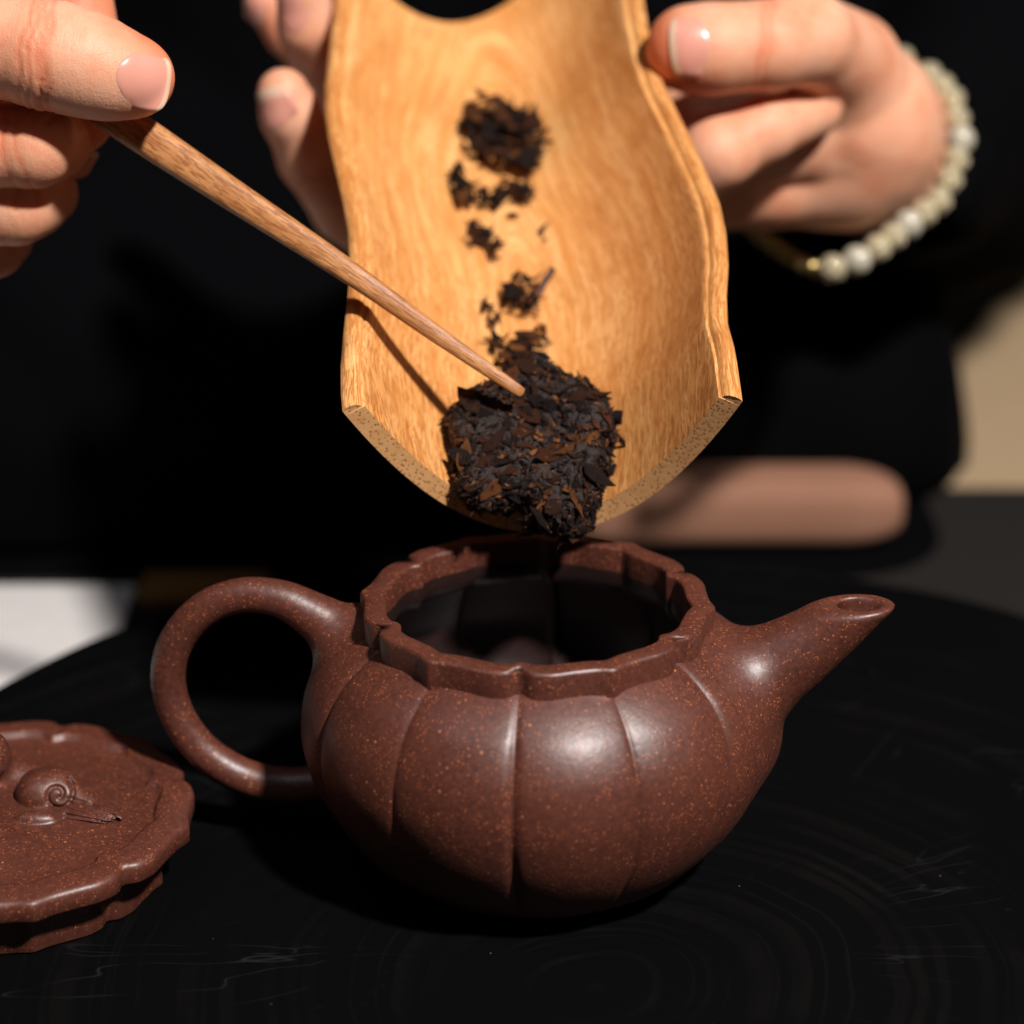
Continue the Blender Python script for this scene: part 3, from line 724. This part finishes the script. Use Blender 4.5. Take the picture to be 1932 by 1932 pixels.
# ------------------------------------------------------------------ person: hands, nails, clothes
person = thing('person', 'person in black clothes pouring tea with both hands, bracelet on one wrist', 'person', (-3, 40, ZF))
def A(px, py, d, r): return (at(px, py, d), r)
handR = dict(
    thumb=[A(253, 146, 50.05, .84), A(210, 137, 49.95, .96), A(160, 121, 49.9, 1.07), A(90, 103, 49.85, 1.12), A(0, 82, 50.0, 1.10), A(-120, 60, 50.6, 1.22), A(-330, 90, 53, 1.7)],
    index=[A(150, 226, 52.55, .72), A(165, 120, 53.4, .80), A(125, -55, 53.6, .93), A(-60, -120, 53.6, 1.0), A(-330, -60, 55.5, 1.3)],
    middle=[A(120, 262, 52.9, .70), A(92, 270, 51.9, .80), A(62, 272, 51.2, .90), A(-40, 272, 51.2, .92), A(-160, 262, 51.8, 1.0), A(-400, 180, 55.5, 1.4)],
    ring=[A(90, 365, 53.6, .68), A(62, 375, 52.8, .78), A(28, 385, 52.4, .86), A(-80, 392, 52.3, .88), A(-190, 380, 53, 1.0), A(-420, 300, 56.2, 1.4)],
    pinky=[A(10, 452, 54.4, .60), A(-15, 462, 53.6, .70), A(-60, 475, 53.2, .75), A(-170, 475, 53.6, .85), A(-420, 420, 57, 1.2)],
    palm=[A(-330, 60, 54.6, 2.0), A(-420, 220, 56.5, 2.2), A(-560, 330, 59, 2.4)],
    arm=[A(-480, 250, 57.5, 2.5), A(-700, 400, 61, 2.5), A(-1000, 560, 68, 3.2)])
crR = [((95, 105, 49.85), (-1, -.1), .055, .06), ((108, 108, 49.85), (-1, -.1), .04, .045), ((78, 100, 49.85), (-1, -.16), .04, .045), ((62, 98, 49.85), (-1, -.2), .03, .045), ((20, 272, 51), (-1, 0), .018, .05), ((45, 272, 51), (-1, .1), .015, .04), ((0, 388, 52), (-1, 0), .015, .05)]
def hand_sdf(H, kf, creases):
    def f(p):
        d = None
        for k, c in H.items():
            if k in ('palm', 'arm'): continue
            e = chain(p, c, .22); d = e if d is None else smin(d, e, kf)
        e = smin(chain(p, H['palm'], .6), chain(p, H['arm'], .8), .8)
        d = smin(d, e, .7)
        for (c, v, am, wd) in creases:
            c3 = at(*c); n = v[0] * cR - v[1] * cU; n = n / np.linalg.norm(n)
            q = [p[i] - c3[i] for i in range(3)]; s = q[0] * n[0] + q[1] * n[1] + q[2] * n[2]
            rr = q[0] ** 2 + q[1] ** 2 + q[2] ** 2
            s = s + .05 * np.sin(q[2] * 5 + q[1] * 3)
            d = d + am * np.exp(-(s / wd) ** 2) * (rr < 2.2)
        return d
    return f
fR = hand_sdf(handR, .09, crR)
VR, FR = snets(fR, at(-420, 250, 50) - np.array([0, 2.5, 6.5]), at(360, 250, 50) + np.array([0, 9, 6]), .085)
handL = dict(
    thumb=[A(1302, 92, 56.9, 1.04), A(1345, 92, 57.0, 1.06), A(1400, 88, 57.2, 1.02), A(1450, 86, 57.5, 1.06), A(1520, 72, 58.2, 1.12), A(1590, 130, 61.0, 1.5)],
    index=[A(505, 6, 62.6, .60), A(548, 58, 62.9, .66), A(660, 170, 63.2, .76), A(880, 260, 63.4, .82), A(1120, 250, 62.5, .9), A(1330, 235, 61.0, .95), A(1500, 220, 61.5, 1.2)],
    middle=[A(573, -12, 59.4, .69), A(580, 50, 59.8, .72), A(606, 130, 61.0, .76), A(700, 270, 62.0, .82), A(900, 400, 62.6, .9), A(1150, 380, 62.0, .95), A(1340, 300, 60.8, .95), A(1500, 260, 61.5, 1.2)],
    ring=[A(534, 178, 58.2, .63), A(548, 217, 58.5, .72), A(585, 300, 59.3, .77), A(650, 395, 60.7, .80), A(760, 480, 61.6, .84), A(950, 520, 62, .9), A(1180, 440, 61.8, 1.0), A(1380, 330, 61.6, 1.1)],
    fold=[A(1540, 208, 59.6, .62), A(1440, 246, 58.4, .78), A(1355, 288, 58.2, .90), A(1290, 345, 58.9, .95)],
    heel=[A(1600, 215, 62.3, 1.85), A(1632, 270, 63.0, 1.7)],
    palm=[A(1560, 190, 61.8, 1.7), A(1615, 240, 62.6, 2.0), A(1600, 275, 62.8, 1.85)],
    palmb=[A(1340, 355, 62.0, 1.1), A(1460, 345, 62.4, 1.15), A(1580, 330, 62.9, 1.4)],
    arm=[A(1600, 245, 63.2, 2.0), A(1600, 265, 66.0, 1.95), A(1640, 290, 70, 2.1), A(1760, 280, 78, 2.6)])
crL = [((1445, 86, 57.4), (1, .1), .02, .06), ((1430, 86, 57.4), (1, .1), .02, .05)]
fL = hand_sdf(handL, .13, crL)
def build_body():
    lo = at(430, 560, 60); hi = at(1830, -120, 60)
    VL, FL = snets(fL, (lo[0], 8.0, lo[2] - 1.5), (hi[0] + 2, 30, hi[2] + 3.5), .10)
    V = np.vstack([VR, VL]); Fc = np.vstack([FR, FL + len(VR)])
    o = mk('body', V, Fc, skin, person)
    tips = [(at(300, 160, 50), .7), (at(290, 85, 50), .8), (at(1230, 95, 56.6), 1.1), (at(1300, 150, 56.8), .7), (at(500, 150, 59), .75), (at(560, 150, 59), .5), (at(455, 10, 62), .8), (at(610, 20, 60), .5), (at(120, -10, 53), 1.2), (at(190, 250, 52), .6), (at(160, 190, 50.2), .6), (at(60, 200, 51), .5)]
    fl = np.zeros(len(V))
    for c, r in tips: fl = np.maximum(fl, .8 * np.exp(-(np.linalg.norm(V - c, axis=1) / r) ** 2))
    for (c, v, am, wd) in crR + crL:
        c3 = at(*c); n = v[0] * cR - v[1] * cU; n = n / np.linalg.norm(n); q = V - c3; s_ = q @ n + .05 * np.sin(q[:, 2] * 5 + q[:, 1] * 3)
        fl = np.maximum(fl, .45 * np.exp(-(s_ / (wd * 1.2)) ** 2) * ((q ** 2).sum(1) < 2.2))
    a = o.data.attributes.new('flush', 'FLOAT', 'POINT'); a.data.foreach_set('value', fl.astype(np.float32))
    return bvh_of(V, Fc)
body_bvh = build_body()
def nail(c, n, t, length, width, parent=None, edge_frac=.13, over=.0):
    """c on/near the surface; n outward; t towards the fingertip"""
    n = n / np.linalg.norm(n); t = t - n * (t @ n); t /= np.linalg.norm(t); s = np.cross(n, t)
    nu, nv = 25, 17; D = []; QQ = []; LL = []
    for i in range(nu):
        a = i / (nu - 1) * 2 - 1
        for j in range(nv):
            b = j / (nv - 1) * 2 - 1
            wsc = (1 - max(0, -a - .35) ** 2 * .9) * (1 - .08 * max(0, a))
            la = a if a < 0 else a * (1 - .10 * b * b - .16 * b ** 6)
            if a < 0: la = a * (1 - .32 * b * b)
            q = c + t * la * length / 2 + s * b * wsc * width / 2
            h = body_bvh.ray_cast(Vector(q + n * 1.2), Vector(-n), 2.4)
            D.append(np.nan if h[0] is None else (np.array(h[0]) - c) @ n); QQ.append(q)
            LL.append(.028 + .02 * max(0, a) - .045 * (abs(b) ** 10) - .035 * max(0, -a) ** 10)
    D = np.array(D).reshape(nu, nv); md = np.nanmax(D); D = np.where(np.isnan(D), md - .42, D); D = np.maximum(D, md - .42)
    V = np.array(QQ).reshape(nu, nv, 3); V = V - ((V - c) @ n)[..., None] * n + (D + np.array(LL).reshape(nu, nv))[..., None] * n
    V = V.reshape(-1, 3)
    # fair the surface
    G = V.reshape(nu, nv, 3)
    for _ in range(3): G[1:-1, 1:-1] = (G[:-2, 1:-1] + G[2:, 1:-1] + G[1:-1, :-2] + G[1:-1, 2:]) / 4
    T = G - n * .05; VV = np.vstack([G.reshape(-1, 3), T.reshape(-1, 3)]); N = nu * nv
    F1 = grid_faces(nu, nv); F2 = grid_faces(nu, nv, base=N, flip=True); F3 = []
    ring = [i * nv for i in range(nu)] + [(nu - 1) * nv + j for j in range(1, nv)] + [i * nv + nv - 1 for i in range(nu - 2, -1, -1)] + [j for j in range(nv - 2, 0, -1)]
    for a, b in zip(ring, ring[1:] + ring[:1]): F3.append((b, a, a + N, b + N))
    o = mk('nail', VV, F1 + F2 + F3, [nailm, nailtip], parent or person)
    cut = int((nu - 1) * (1 - edge_frac))
    mi = [1 if (k // (nv - 1)) >= cut else 0 for k in range(len(F1))] * 2 + [0] * len(F3)
    o.data.polygons.foreach_set('material_index', mi); return o
def dirpx(dx, dy, toward=0.0): v = dx * cR - dy * cU - toward * cF; return v / np.linalg.norm(v)
nail(at(270, 149, 49.3), dirpx(.30, .06, 1), dirpx(1, .16, -.3), 1.20, 1.20, edge_frac=.06)
nail(at(1303, 84, 56.0), dirpx(-.22, -.10, 1), dirpx(-1, .05, -.15), .98, 1.42, edge_frac=.14)
nail(at(512, 207, 57.8), dirpx(-1, .45, .75), dirpx(-.35, -1, .1), 1.05, .95, edge_frac=.22)
nail(at(548, 22, 59.0), dirpx(-.75, .1, 1), dirpx(-.1, -1, 0), 1.1, .85)
nail(at(478, 12, 62.2), dirpx(-.5, -.2, .9), dirpx(-1, -.75, 0), .8, .75, edge_frac=.25)
nail(at(160, 312, 53.2), dirpx(.8, .5, .6), dirpx(.4, -1, 0), .8, .7)
def shirt():
    def W(x, y, z): return np.array([x, y, z], float)
    def f(p):
        t = chain(p, [(W(-6, 46, -6), 15.5), (W(-6, 48, 15), 14), (W(-4, 50, 38), 14), (W(-4, 50, 48), 10)], 3)
        q = [p[0] + 4, p[1] - 47, p[2]]
        t = smin(t, chain(p, [(W(4, 49, 30), 9), (W(16, 48, 30), 8.5)]), 2); t = smin(t, chain(p, [(W(6, 49, 12), 7), (W(27, 47, 16), 7)]), 2)
        e = chain(p, [(W(-34, 33, 0), 9.0), (W(-16, 32, 0), 9.0), (W(2, 33, -1), 7.2), (W(7.6, 33, -2), 6.9), (W(8.6, 43, 12), 3.8)], 3)
        d = smin(t, e, 4)
        d = smin(d, chain(p, [(W(-16, 49, 42), 8), (W(-36, 42, 26), 7), (W(-37, 30, 12), 6)], 3), 4)
        d = smin(d, chain(p, [(W(-37, 30, 12), 6), (at(-850, 480, 64), 4.6)], 2), 2)
        el = W(31, 45, 23.5)
        arm = chain(p, [(W(8, 49, 42), 8), (W(25, 46, 26), 7.5), (el, 6.5)], 3)
        arm = smin(arm, chain(p, [(el, 6.2), (at(1800, 280, 79), 4.3), (at(1690, 285, 71.5), 3.1)], 2), 2)
        cut = chain(p, [(at(1620, 265, 64), 2.6), (at(1660, 285, 71.5), 2.5)])
        arm = -smin(-arm, cut, .3)
        d = smin(d, arm, .8)
        d = d + .25 * np.sin(p[2] * .5 + np.sin(p[0] * .35) * 2) * np.sin(p[0] * .4 + p[1] * .3) + .1 * np.sin(p[2] * 1.3 + p[0])
        d = np.maximum(d, -(p[2] + 3.0))
        return d
    V, Fc = snets(f, (-52, 16, -4), (40, 72, 62), .8, 1)
    V[:, 2] = np.maximum(V[:, 2], -2.99)
    bk = cloth('black_cloth', (.0016, .0016, .0022), 900); mk('clothing', V, Fc, bk, person)
    pts = []
    for cx, cy, a0 in ((9.2, 25.2, -90), (9.2, 34, 0), (-42, 34, 90), (-42, 25.2, 180)):
        for k in range(9): a = R(a0 + k * 11.25); pts.append((cx + 3.9 * math.cos(a), cy + 3.6 * math.sin(a)))
    n = len(pts); V = [(x, y, -2.995) for x, y in pts] + [(x, y, -2.86) for x, y in pts] + [(x * .995, 30 + (y - 30) * .985, -2.80) for x, y in pts]
    mk('hem', V, [(i, (i + 1) % n, n + (i + 1) % n, n + i) for i in range(n)] + [(n + i, n + (i + 1) % n, 2 * n + (i + 1) % n, 2 * n + i) for i in range(n)] + [tuple(range(2 * n, 3 * n))], bk, person)
shirt()
# ------------------------------------------------------------------ bracelet
def bracelet():
    gold = plain('gold', (.50, .37, .15), .3, Metallic=.9)
    pearl = plain('pearl_bead', (.46, .42, .33), .22, Coat_Weight=.5, Coat_Roughness=.08)
    clear = NT('crystal_bead'); clear.set(Base_Color=(.88, .78, .52, 1), Roughness=.05, Transmission_Weight=.62, IOR=1.5); clear = clear.m
    seq = [(1643, 90, 65.8, 'g'), (1675, 98, 65.6, 'g'), (1701, 113, 65.4, 'c'), (1728, 128, 65.2, 'g'), (1752, 142, 65.0, 'c'), (1776, 163, 64.8, 'c'), (1795, 187, 64.6, 'c'), (1804, 224, 64.4, 'c'), (1812, 263, 64.1, 'p'), (1803, 302, 63.9, 'c'), (1790, 339, 63.7, 'c'), (1770, 378, 63.4, 'c'), (1742, 401, 63.2, 'c'), (1713, 423, 63.0, 'p'), (1684, 446, 62.8, 'c'), (1655, 468, 62.7, 'c'), (1616, 491, 62.6, 'p'), (1571, 506, 62.6, 'c'),
           (1541, 508, 63.2, 'g'), (1512, 497, 64.0, 'g'), (1484, 481, 64.8, 'g'), (1458, 463, 65.4, 'g'), (1432, 443, 65.8, 'g'), (1412, 420, 66.2, 'g'), (1398, 392, 66.4, 'c'), (1395, 350, 66.6, 'g'), (1405, 310, 66.7, 'p'), (1425, 265, 66.6, 'g'), (1455, 222, 66.8, 'c'), (1490, 180, 66.8, 'g'), (1530, 145, 66.6, 'p'), (1570, 118, 66.3, 'g'), (1608, 100, 66.0, 'c')]
    base = at(1600, 500, 63.5)
    root = thing('bracelet', 'bracelet of gold spacers, pearls and clear beads round the wrist right of the scoop', 'bracelet', base)
    P = np.array([at(a, b, d) for a, b, d, _ in seq]); n = len(P)
    def ball(name, c, r, sx, ax, mat, knurl=0):
        V = []; nl, na = 14, 20; ax = ax / np.linalg.norm(ax); s = np.cross(ax, cF); s /= np.linalg.norm(s); b = np.cross(ax, s)
        for i in range(nl + 1):
            t = math.pi * i / nl
            for j in range(na):
                a = 2 * math.pi * j / na; rr = r * math.sin(t) * (1 + knurl * (1 if j % 2 else -1))
                V.append(c + ax * math.cos(t) * r * sx + (s * math.cos(a) + b * math.sin(a)) * rr)
        mk(name, V, [(i * na + j, i * na + (j + 1) % na, (i + 1) * na + (j + 1) % na, (i + 1) * na + j) for i in range(nl) for j in range(na)], mat, root)
    for i, (a, b, d, k) in enumerate(seq):
        ax = P[(i + 1) % n] - P[i - 1]
        if k == 'p': ball('pearl', P[i], .40, 1, ax, pearl)
        elif k == 'c': ball('crystal', P[i], .37, 1, ax, clear, .04)
        else:
            ball('spacer', P[i] + ax / np.linalg.norm(ax) * .11, .23, .5, ax, gold, .08); ball('spacer', P[i] - ax / np.linalg.norm(ax) * .13, .23, .55, ax, gold, .05)
    V = []; na = 8
    for i in range(n):
        t = P[(i + 1) % n] - P[i - 1]; t /= np.linalg.norm(t); s = np.cross(t, cF); s /= np.linalg.norm(s); b = np.cross(t, s)
        for j in range(na): V.append(P[i] + (s * math.cos(j * math.pi / 4) + b * math.sin(j * math.pi / 4)) * .07)
    mk('cord', V, [(i * na + j, i * na + (j + 1) % na, ((i + 1) % n) * na + (j + 1) % na, ((i + 1) % n) * na + j) for i in range(n) for j in range(na)], plain('elastic', (.10, .08, .05), .6), root)
bracelet()
# ------------------------------------------------------------------ things beyond the slab
def rounded_bar(name, label, cat, x0, x1, y, z0, h, dpt, mat):
    V = []; na = 24; st = []
    for i in range(9): st.append((x0 + 2.0 * (1 - math.cos(i / 8 * math.pi / 2)), math.sin(i / 8 * math.pi / 2)))
    for i in range(9): st.append((x1 - 2.0 * (1 - math.cos((8 - i) / 8 * math.pi / 2)), math.sin((8 - i) / 8 * math.pi / 2)))
    for x, k in st:
        k = max(k, .02)
        for j in range(na):
            a = 2 * math.pi * j / na; c, s = math.cos(a), math.sin(a); e = (abs(c) ** 3.5 + abs(s) ** 3.5) ** (-1 / 3.5)
            V.append((x, y + c * e * dpt / 2 * (.4 + .6 * k), z0 + h / 2 + s * e * h / 2 * (.35 + .65 * k)))
    o = mk(name, V, [(i * na + j, (i + 1) * na + j, (i + 1) * na + (j + 1) % na, i * na + (j + 1) % na) for i in range(len(st) - 1) for j in range(na)] + [tuple(range(na)), tuple((len(st) - 1) * na + j for j in range(na))[::-1]], mat)
    return tag(o, label, cat)
bw = cloth('brown_wood', (.34, .17, .11), 60, .6)
rounded_bar('wooden_block', 'blurred reddish brown rounded wooden block lying behind the slab', 'wooden block', 1.0, 11.7, 24.3, -2.79, 2.3, 2.6, bw)
paper = cloth('white_paper', (.82, .78, .76), 200)
o = box('paper_sheet', (-42, -2, -2.998), (-11.9, 21.0, -2.93), paper, bev=.03); tag(o, 'white sheet lying flat behind the slab at the far left', 'paper')
o = box('wooden_stick', (-11.6, 19.4, -2.998), (-7.8, 20.9, -2.4), cloth('tan_wood', (.22, .11, .035), 80), bev=.12); tag(o, 'small dim tan strip of wood beside the white sheet', 'wood strip')
for o in sc.objects:
    if '_o' in o: del o['_o']
